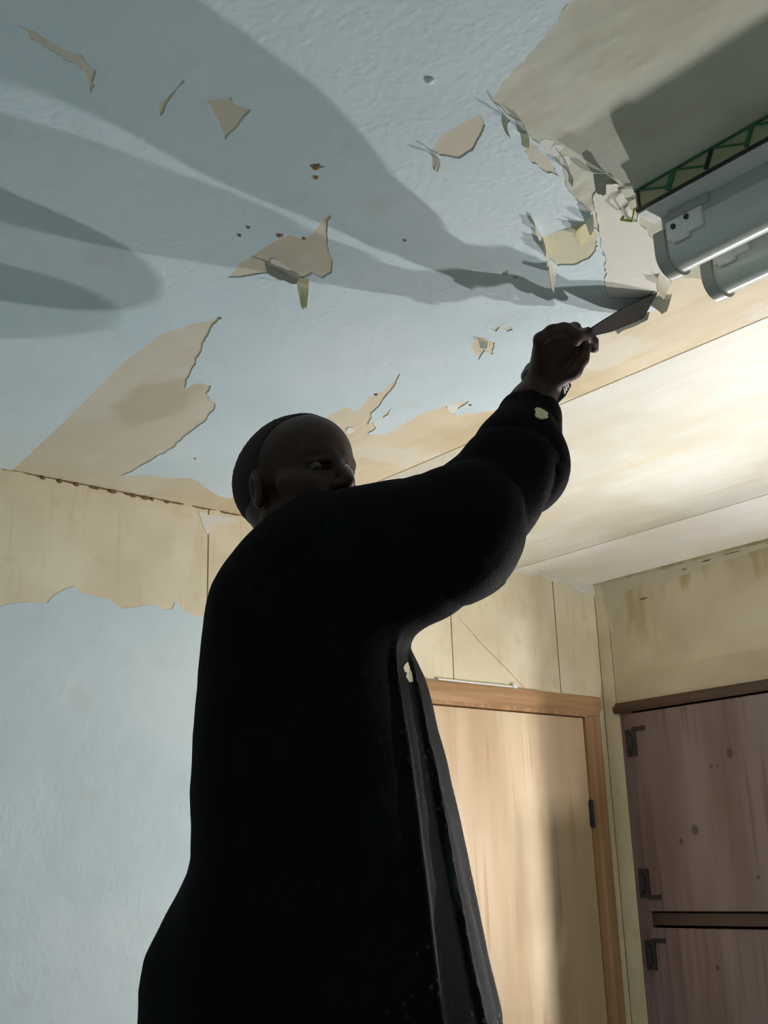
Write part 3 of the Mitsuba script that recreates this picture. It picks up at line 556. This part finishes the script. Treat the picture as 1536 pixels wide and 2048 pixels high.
P_ = 'person'
tag(P_, 'man in a dark dusty coat, right arm raised, scraping wallpaper off the ceiling', 'person')
neck_b = np.array([1.185, 1.635, 2.02])
def head_into(F, grow=0.0):
    k = 0.025
    F.ell(hp(-.012, 0, .040), RH, HR(.106, .078, .088)+grow, 0)
    F.ell(hp(-.045, 0, .020), RH, HR(.072, .072, .072)+grow, .03)
    F.ell(hp(.045, 0, .045), RH, HR(.052, .060, .055)+grow, .03)
def build_body():
    lo, hi = np.array([0.78, 1.10, BASE]), np.array([1.72, 2.02, 2.44])
    F = Field(lo, hi, 0.0042)
    head_into(F)
    F.ell(hp(.038, 0, -.040), RH, HR(.058, .062, .080), .03)                   # face
    for s in (-1, 1):
        F.cone(hp(.002, s*.056, -.062), hp(.066, s*.022, -.108), .024*HS, .020*HS, .025)   # jaw
        F.cone(hp(.086, s*.012, .026), hp(.074, s*.046, .024), .013*HS, .011*HS, .012)     # brow ridge
        F.cone(hp(.068, s*.046, -.026), hp(.040, s*.064, -.018), .016*HS, .014*HS, .02)    # cheekbone
        F.ell(hp(.090, s*.033, .003), RH, HR(.016, .021, .012), .010, True)              # eye socket
    F.ell(hp(.080, 0, -.108), RH, HR(.018, .024, .016), .02)                    # chin
    F.cone(hp(.089, 0, .016), hp(.112, 0, -.028), .0085*HS, .0125*HS, .012)           # nose
    for s in (-1, 1):
        F.ell(hp(.100, s*.014, -.034), RH, HR(.012, .009, .009), .006)
        F.ell(hp(.104, s*.008, -.043), RH, HR(.006, .004, .004), .002, True)
        F.cone(hp(.094, s*.018, .0125), hp(.080, s*.046, .008), .0055*HS, .0050*HS, .004)  # upper lid
        F.cone(hp(.090, s*.020, -.008), hp(.078, s*.045, -.006), .0035*HS, .0035*HS, .004)
        c = hp(-.012, s*.078, -.012)                                             # ear
        ax = unit(-0.35*fa+s*fl*0.9); bx = unit(fu*0.97-0.22*fa); cx = np.cross(ax, bx)
        F.ell(c, [ax, bx, cx], HR(.010, .034, .019), .008)
        F.ell(c+ax*.008*HS, [ax, bx, cx], HR(.008, .022, .010), .004, True)
    F.cone(hp(.094, 0, -.070), hp(.088, .022, -.072), .0085*HS, .005*HS, .006); F.cone(hp(.094, 0, -.070), hp(.088, -.022, -.072), .0085*HS, .005*HS, .006)
    F.cone(hp(.090, 0, -.0795), hp(.086, .022, -.076), .003*HS, .002*HS, .004, True); F.cone(hp(.090, 0, -.0795), hp(.086, -.022, -.076), .003*HS, .002*HS, .004, True)
    F.cone(hp(.089, 0, -.088), hp(.083, .018, -.083), .0085*HS, .005*HS, .006); F.cone(hp(.089, 0, -.088), hp(.083, -.018, -.083), .0085*HS, .005*HS, .006)
    F.cone(hp(-.032, 0, -.035), neck_b, .060, .066, .03)                        # neck
    # trunk under the clothes
    F.cone(bp(0.0, -.12, 1.95), bp(0, .13, 1.95), .085, .085, .05)
    for l in (-.07, .07):
        F.cone(bp(0, l, 1.92), bp(0, l, 1.55), .115, .105, .05); F.cone(bp(0, l, 1.55), bp(-.02, l, 1.40), .105, .12, .05)
    for s in (-1, 1):                                                            # legs
        hip, knee, ank = bp(-.01, s*.095, 1.36), bp(.03, s*.12, .94), bp(-.01, s*.13, BASE+.09)
        F.chain([hip, knee, ank], [.085, .056, .040], .04); F.cone(ank, bp(.13, s*.15, BASE+.04), .042, .030, .03)
    # raised right arm and hand
    F.chain([J['shoulder'], J['elbow'], J['mid'], J['cuff'], J['wrist']], [.062, .046, .042, .036, .031], .03)
    w = J['wrist']
    for k, r in (('mi', .0150), ('mm', .0155), ('mr', .0150), ('ml', .0135)): F.cone(w+(J[k]-w)*.15, J[k], .020, r, .014)
    F.cone(w, (J['mm']+J['ml'])/2*.6+w*.4, .030, .024, .02)
    for f, r in (('m', .0098), ('r', .0093), ('l', .0082)):
        F.chain([J['m'+f], J[f+'1'], J[f+'2'], J[f+'3']], [.0128, r*1.12, r, r*.88], .003, .006)
    F.chain([J['mi'], J['i1'], J['i2'], J['i3']], [.0128, .0112, .0100, .0090], .003, .006)
    F.chain([w, J['t0'], J['t1'], J['t2'], J['t3']], [.022, .022, .0150, .0118, .0098], .006, .014)
    # left arm, hanging and bent in front
    sl, el, wl = bp(0, .19, 1.95), bp(.00, .25, 1.66), bp(.07, .24, 1.42)
    F.chain([sl, el, wl], [.058, .045, .030], .03)
    hd = unit(bp(.11, .235, 1.30)-wl); sd = unit(np.cross(hd, FB))*-1; dn = np.cross(sd, hd)
    for q in range(4):
        kn = wl+hd*.088+dn*(.026-.017*q)*1.0
        F.cone(wl+hd*.02, kn, .018, .0125, .012)
        F.chain([kn, kn+hd*.040+sd*.006*0, kn+hd*.060-sd*.022, kn+hd*.052-sd*.045], [.0115, .0098, .0090, .0080], .003, .006)
    F.chain([wl, wl+hd*.03+dn*.028, wl+hd*.065+dn*.042-sd*.015, wl+hd*.095+dn*.036-sd*.02], [.018, .015, .0115, .0095], .006, .012)
    return F.mesh(3)
add(P_+'__body', build_body(), 'skin_mat', True)
for s in (-1, 1):
    c = hp(.0765, s*.033, .002)
    e = trimesh.creation.icosphere(3, .0125*HS); e.apply_translation(c); ek = add(P_+'__eye', e, 'eye_mat', True)
    look = unit(EYE-c); i_ = trimesh.creation.icosphere(3, .0068*HS); i_.vertices *= 1; i_.apply_translation(c+look*.0072*HS); add(ek+'__iris', i_, 'iris_mat', True)
    br = tube([hp(.094, s*.014, .026), hp(.092, s*.030, .032), hp(.078, s*.050, .026)], [.0035, .0048, .0018], 8); add(P_+'__eyebrow', br, 'hair_mat', True)

def build_hair():
    F = Field(HEAD-.17, HEAD+.17, 0.004)
    head_into(F, 0.0018)
    sl, x, y, z = F.sub(HEAD-.17, HEAD+.17)
    f = ((x-HEAD[0])*fa[0]+(y-HEAD[1])*fa[1]+(z-HEAD[2])*fa[2])/HS; u = ((x-HEAD[0])*fu[0]+(y-HEAD[1])*fu[1]+(z-HEAD[2])*fu[2])/HS
    l = np.abs((x-HEAD[0])*fl[0]+(y-HEAD[1])*fl[1]+(z-HEAD[2])*fl[2])/HS
    line = np.maximum(f-(.052-.9*np.maximum(l-.03, 0)+.25*(u-.08)), -(u+.005-np.maximum(f+.02, -.06)*0.55))     # in front of the hairline, below the nape
    F.a[:] = np.maximum(F.a, line*HS).astype(np.float32)
    G = Field(HEAD-.17, HEAD+.17, 0.004); head_into(G, -0.004)
    F.a[:] = np.maximum(F.a, -G.a)
    m = F.mesh(1); n = m.vertex_normals
    m.vertices = m.vertices+n*(0.0022*(meshkit.noise(m.vertices*420, 3)[:, None]-.5)); return m
add(P_+'__hair', build_hair(), 'hair_mat', True); tag(P_+'__hair', 'close-cropped black hair')

TZ = np.array(TORSO)[::-1]
ZT = np.concatenate([[1.16, 1.20], TZ[:, 0]]); 
def ext(c): return np.concatenate([[c[0]-(c[1]-c[0])*0.8*0, c[0]], c])
TX, TY, TW = ext(TZ[:, 1])+.004*rgt[0], ext(TZ[:, 2])+.004*rgt[1], ext(TZ[:, 3])-.007
def torso_fn(x, y, z):
    zz = np.broadcast_to(z, z.shape).ravel()
    cx, cy, W = (np.interp(zz, ZT, q)[None, None, :] for q in (TX, TY, TW))
    b = np.interp(zz, [1.16, 1.5, 1.8, 1.95, 2.02], [.27, .245, .235, .215, .19])[None, None, :]
    th = math.radians(15)
    a = np.sqrt(np.maximum(W**2-(b*math.sin(th))**2, .01))/math.cos(th)
    u = (x-cx)*FB[0]+(y-cy)*FB[1]; v = (x-cx)*LB[0]+(y-cy)*LB[1]
    q = (np.abs(u/a)**2.3+np.abs(v/b)**2.3)**(1/2.3)
    d = (q-1)*np.minimum(a, b)*.9
    top = (z-(2.045-0.30*np.maximum(np.abs(v)-.07, 0)-.30*np.maximum(np.abs(u)-.03, 0)))*.85
    k = .09; h_ = np.maximum(k-np.abs(d-top), 0)/k
    return np.maximum(np.maximum(d, top)+h_*h_*k*.25, 1.17-z)
def arm_param(V, pts):
    best = np.full(len(V), 9.0); S = np.zeros(len(V)); A = np.zeros(len(V)); s0 = 0
    for a, b in zip(pts[:-1], pts[1:]):
        d = b-a; L = np.linalg.norm(d); t = np.clip((V-a)@d/L**2, 0, 1); o = V-a-t[:, None]*d; r = np.linalg.norm(o, axis=1)
        e1 = unit(np.cross(d, [0.3, 0.7, 0.1])); e2 = np.cross(unit(d), e1)
        m = r < best; best[m] = r[m]; S[m] = s0+t[m]*L; A[m] = np.arctan2(o[m]@e2, o[m]@e1); s0 += L
    return S, A, best
SLEEVE_END = J['cuff']-unit(J['cuff']-J['mid'])*.030
ARM = [J['shoulder'], J['upper_end']+[-.016, .010, .004], J['elbow']+[-.024, .006, .018], J['mid'], SLEEVE_END]
ARM_R = [.128, .108, .086, .081, .058]
def build_jacket():
    F = Field([0.72, 1.00, 1.14], [1.66, 2.05, 2.40], 0.006)
    F.op(torso_fn, [0.74, 1.15, 1.15], [1.64, 2.03, 2.10])
    F.cone(bp(-.02, -.10, 1.945), bp(-.02, .13, 1.955), .095, .085, .06)
    F.cone(bp(-.03, -.02, 2.00), neck_b+[0, 0, .02], .085, .078, .05)                      # collar
    F.chain(ARM, ARM_R, .03, .05)
    F.cone(bp(.04, -.10, 1.86), (J['shoulder']+J['elbow'])/2+[0, 0, -.05], .085, .075, .07)   # cloth under the arm
    sl, el, wl = bp(0, .18, 1.94), bp(.00, .245, 1.66), bp(.065, .24, 1.43)
    F.chain([sl, el, wl], [.10, .078, .056], .03, .06)
    F.cone(neck_b+[0, 0, .0], neck_b+np.array([-.01, 0, .14]), .070, .078, .01, True)              # neck opening
    d = unit(J['cuff']-J['mid']); F.cone(SLEEVE_END+d*.030, SLEEVE_END+d*.10, .046, .075, .004, True)       # cuff opening
    d = unit(wl-el); F.cone(wl+d*.015, wl+d*.09, .045, .06, .004, True)
    m = F.mesh(4)
    V = m.vertices.copy(); N = m.vertex_normals
    S, A, R = arm_param(V, ARM)
    L = np.linalg.norm(ARM[1]-ARM[0])
    on_arm = np.clip((.16-R)/.03, 0, 1)*np.clip((S-.12)/.10, 0, 1)
    ph = S*58+2.2*np.sin(A+S*9)+3.5*meshkit.noise(np.c_[A*1.2+5, S*6, A*0], 4)
    fold = (np.abs(np.sin(ph/2))**0.8-.6)*(0.5+1.0*meshkit.noise(np.c_[np.cos(A)*1.5, np.sin(A)*1.5, S*14], 5))
    k = .007*np.exp(-((S-.36)/.22)**2)+.004
    V += N*(on_arm*k*fold)[:, None]
    u = (V[:, :2]-TC)@FB[:2]; v = (V[:, :2]-TC)@LB[:2]; ang = np.arctan2(v, u)
    on_t = (1-np.clip((.20-R)/.05, 0, 1)*np.clip((S-.05)/.08, 0, 1))
    drape = np.clip((1.85-V[:, 2])/.4, 0, 1)
    fold2 = np.sin(ang*9+2.5*meshkit.noise(np.c_[ang*2, V[:, 2]*3, 0*ang], 8)*3)
    V += N*(on_t*(.0045*drape*fold2+.006*(meshkit.fbm(V*9, 3, 9)-.5)))[:, None]
    # front edge of the coat and its placket: two long raised welts running down the right front
    for a0, a1, amp, wd in ((-0.60, -0.60, .008, .034), (-0.26, -0.26, .007, .032)):
        ac = np.interp(V[:, 2], [1.2, 1.95], [a1, a0]); dlt = (ang-ac)/wd
        V += N*(on_t*np.clip((1.93-V[:, 2])/.1, 0, 1)*amp*np.exp(-dlt**2))[:, None]
    m.vertices = V; return m
jk = add(P_+'__jacket', build_jacket(), 'jacket_mat', True); tag(jk, 'black work coat dusted with plaster')
def spots(px_like, seed):
    for c, n, r in px_like:
        c, n = np.array(c), unit(n); a = unit(np.cross(n, [.2, .1, .9])); b = np.cross(n, a)
        P = smear((0, 0), r, seed, 1.6, .8); m = extrude(P, .0024); v = m.vertices
        m.vertices = c+np.outer(v[:, 0], a)+np.outer(v[:, 1], b)+np.outer(v[:, 2]-.001, n); m.fix_normals(); add(jk+'__plaster_spot', m, 'plaster_spot_mat'); seed += 1
JM = trimesh.Trimesh(meshkit.WRITTEN[scene[jk]['filename']][0], meshkit.WRITTEN[scene[jk]['filename']][1], process=False)
def nearest(p):
    i = np.argmin(((JM.vertices-np.array(p))**2).sum(1)); return JM.vertices[i], JM.vertex_normals[i], .0
sp = []
for p, r in SPOTS:
    c, n, _ = nearest(p); sp.append((c, n, r))
spots(sp, 50)

def build_trousers():
    F = Field([0.80, 1.30, BASE+.03], [1.55, 1.98, 1.50], 0.0075)
    F.cone(bp(-.02, -.08, 1.38), bp(-.02, .08, 1.38), .145, .145, .03)
    for s in (-1, 1):
        F.chain([bp(-.01, s*.095, 1.34), bp(.03, s*.12, .94), bp(-.01, s*.13, BASE+.12)], [.115, .085, .075], .05)
        F.op(lambda x, y, z: z-(BASE+.075)+0*x+0*y, bp(-.15, s*.13, BASE)-.12, bp(.15, s*.13, BASE+.08)+.02, 0, True) if False else None
    m = F.mesh(4); V = m.vertices
    m.vertices = V+m.vertex_normals*(.010*(meshkit.fbm(V*[9, 9, 14], 3, 4)-.5))[:, None]; return m
add(P_+'__trousers', build_trousers(), 'trouser_mat', True)
for s in (-1, 1):
    F = Field(bp(.03, s*.14, BASE)-[.22, .22, .01], bp(.03, s*.14, BASE)+[.22, .22, .24], .006)
    F.cone(bp(-.01, s*.13, BASE+.20), bp(-.015, s*.13, BASE+.06), .056, .056, .03); F.cone(bp(-.015, s*.13, BASE+.055), bp(.16, s*.155, BASE+.045), .053, .044, .03)
    sl, x, y, z = F.sub([-9]*3, [9]*3); F.a[:] = np.maximum(F.a, BASE+.003-z+0*x)
    add(P_+'__boot', F.mesh(2), 'boot_mat', True)

# wrist strap with a loose loop
w = J['wrist']+unit(J['wrist']-J['cuff'])*.004; d = unit(J['wrist']-J['cuff']); a = unit(np.cross(d, [.3, .2, 1])); b = np.cross(d, a)
ang = np.linspace(0, 2*np.pi, 41)
st = trimesh.util.concatenate([tube([w+d*o+(a*math.cos(t)+b*math.sin(t))*.0405 for t in ang], .0042, 8) for o in (-.007, 0, .007)])
sk = add(P_+'__wrist_strap', st, 'strap_mat', True); tag(sk, 'dark wrist strap with a loose loop')
right_im = rgt
lp = [w+d*.004+right_im*.038, w+right_im*.050-d*.012, w+right_im*.050-d*.035, w+right_im*.042-d*.060, w+right_im*.030-d*.052]
add(sk+'__loop', tube(lp, .0030, 8), 'strap_mat', True)

# ------------------------------------------------------------------ scraper held against the ceiling
sc = 'wallpaper_scraper'
tag(sc, 'black wide-bladed wallpaper scraper in the raised hand, its edge against the ceiling', 'scraper')
Tp = np.array([1.595, 1.118, 2.4355]); bk = unit([-.71, .55, -.40]); wd = unit([.55, .71, 0]); nb = np.cross(bk, wd)
prof = [(0.000, .050), (.070, .046), (.105, .030), (.135, .012)]
V = []
for t, h_ in prof:
    th = .0006+.010*max(0, t-.09)
    for s in (-1, 1):
        for q in (-1, 1): V.append(Tp+bk*t+wd*s*h_+nb*q*th)
add(sc+'__blade', cat(*[trimesh.convex.convex_hull(np.array(V[4*i:4*i+8])) for i in range(3)]), 'blade_mat')
hh = [Tp+bk*t for t in (.125, .15, .18, .205, .218)]
add(sc+'__handle', tube(hh, [.010, .0135, .0145, .0155, .011], 20), 'handle_mat', 40)

# ------------------------------------------------------------------ step stool under the person (below the frame)
st = 'step_stool'
tag(st, 'wooden step stool that the person stands on', 'stool')
def bbox(f0, f1, l0, l1, z0, z1, bev=.004):
    m = box([f0, l0, z0], [f1, l1, z1], bev); v = m.vertices
    m.vertices = np.c_[TC[0]+v[:, 0]*FB[0]+v[:, 1]*LB[0], TC[1]+v[:, 0]*FB[1]+v[:, 1]*LB[1], v[:, 2]]; m.fix_normals(); return m
add(st+'__tread', bbox(-.19, .29, -.30, .30, BASE-.028, BASE), 'stool_mat')
for f in (-.16, .24):
    for l in (-.26, .26): add(st+'__leg', bbox(f-.022, f+.022, l-.022, l+.022, 0, BASE-.028), 'stool_mat')
for f in (-.16, .24): add(st+'__stretcher', bbox(f-.012, f+.012, -.24, .24, .16, .20), 'stool_mat')

# ------------------------------------------------------------------ twin floodlight on a tripod, the room's working light
wl_ = 'work_light'
tag(wl_, 'yellow twin-head halogen work light on a tripod, right of the person', 'work light')
mid = np.array([*(LAMP_A[:2]+LAMP_B[:2])/2, 0]); zb_ = min(LAMP_A[2], LAMP_B[2])-.13
add(wl_+'__pole', tube([mid+[0, 0, .45], mid+[0, 0, 1.0], mid+[0, 0, 1.001], mid+[0, 0, zb_]], [.017, .017, .013, .013], 16), 'yellow_paint_mat', 40)
for k in range(3):
    t = math.radians(60+120*k); e = mid+[.26*math.cos(t), .26*math.sin(t), .012]
    lg = add(wl_+'__leg', tube([mid+[.02*math.cos(t), .02*math.sin(t), .72], e], .011, 12), 'yellow_paint_mat', 40)
    add(lg+'__foot', cyl(e-[0, 0, .012], e+[0, 0, .010], .016, 14), 'handle_mat', 40)
add(wl_+'__crossbar', tube([[*LAMP_A[:2], zb_], [*LAMP_B[:2], zb_]], .012, 14), 'yellow_paint_mat', 40)
def head(P, aim, face, power):
    aim = unit(aim); sx = unit(np.cross(aim, ZUP)); sy = np.cross(sx, aim)
    def place(m):
        v = m.vertices; m.vertices = P+np.outer(v[:, 0], sx)+np.outer(v[:, 1], sy)+np.outer(v[:, 2], aim); m.fix_normals(); return m
    W, Hh, D, Fr = .075, .060, .045, .030          # the bulb lies Fr behind the housing's mouth
    hs = add(wl_+'__housing', place(cat(box([-W-.006, -Hh-.006, -D-.03], [W+.006, Hh+.006, -D], .004), box([-W-.006, -Hh-.006, -D], [-W, Hh+.006, Fr], .001), box([W, -Hh-.006, -D], [W+.006, Hh+.006, Fr], .001), box([-W, -Hh-.006, -D], [W, -Hh, Fr], .001), box([-W, Hh, -D], [W, Hh+.006, Fr], .001))), 'yellow_paint_mat')
    add(hs+'__reflector', place(box([-W+.001, -Hh+.001, -D+.001], [W-.001, Hh-.001, -D+.003])), 'steel_mat')
    b = cyl([0, -.035, 0], [0, .035, 0], .010, 28); v = b.vertices                # a flat halogen capsule, its broad side forward
    fc = unit(face-sy*(np.asarray(face)@sy)); fs = np.cross(fc, sy)
    b.vertices = P+np.outer(v[:, 0], fs)+np.outer(v[:, 1], sy)+np.outer(v[:, 2]*.35, fc); b.fix_normals()
    scene[hs+'__bulb'] = mikit.ply(b, 'bracket_mat', emitter={'type': 'area', 'radiance': rgb(*(LAMP_RGB*power).tolist())})
    for q in (-1, 1): add(hs+'__socket', place(cyl([0, q*.034, 0], [0, q*.058, 0], .009, 12)), 'bracket_mat', 40)
    zz = np.array([*P[:2], zb_])
    br = np.array([P-sx*.088-aim*.03, P-sx*.088-ZUP*.08-aim*.03, zz-sx*.03, zz+sx*.03, P+sx*.088-ZUP*.08-aim*.03, P+sx*.088-aim*.03])
    add(hs+'__bracket', tube(br, .006, 8), 'strap_mat', 40)
head(LAMP_A, AIM_A, FACE_A, POWER_A); head(LAMP_B, AIM_B, FACE_B, POWER_B)
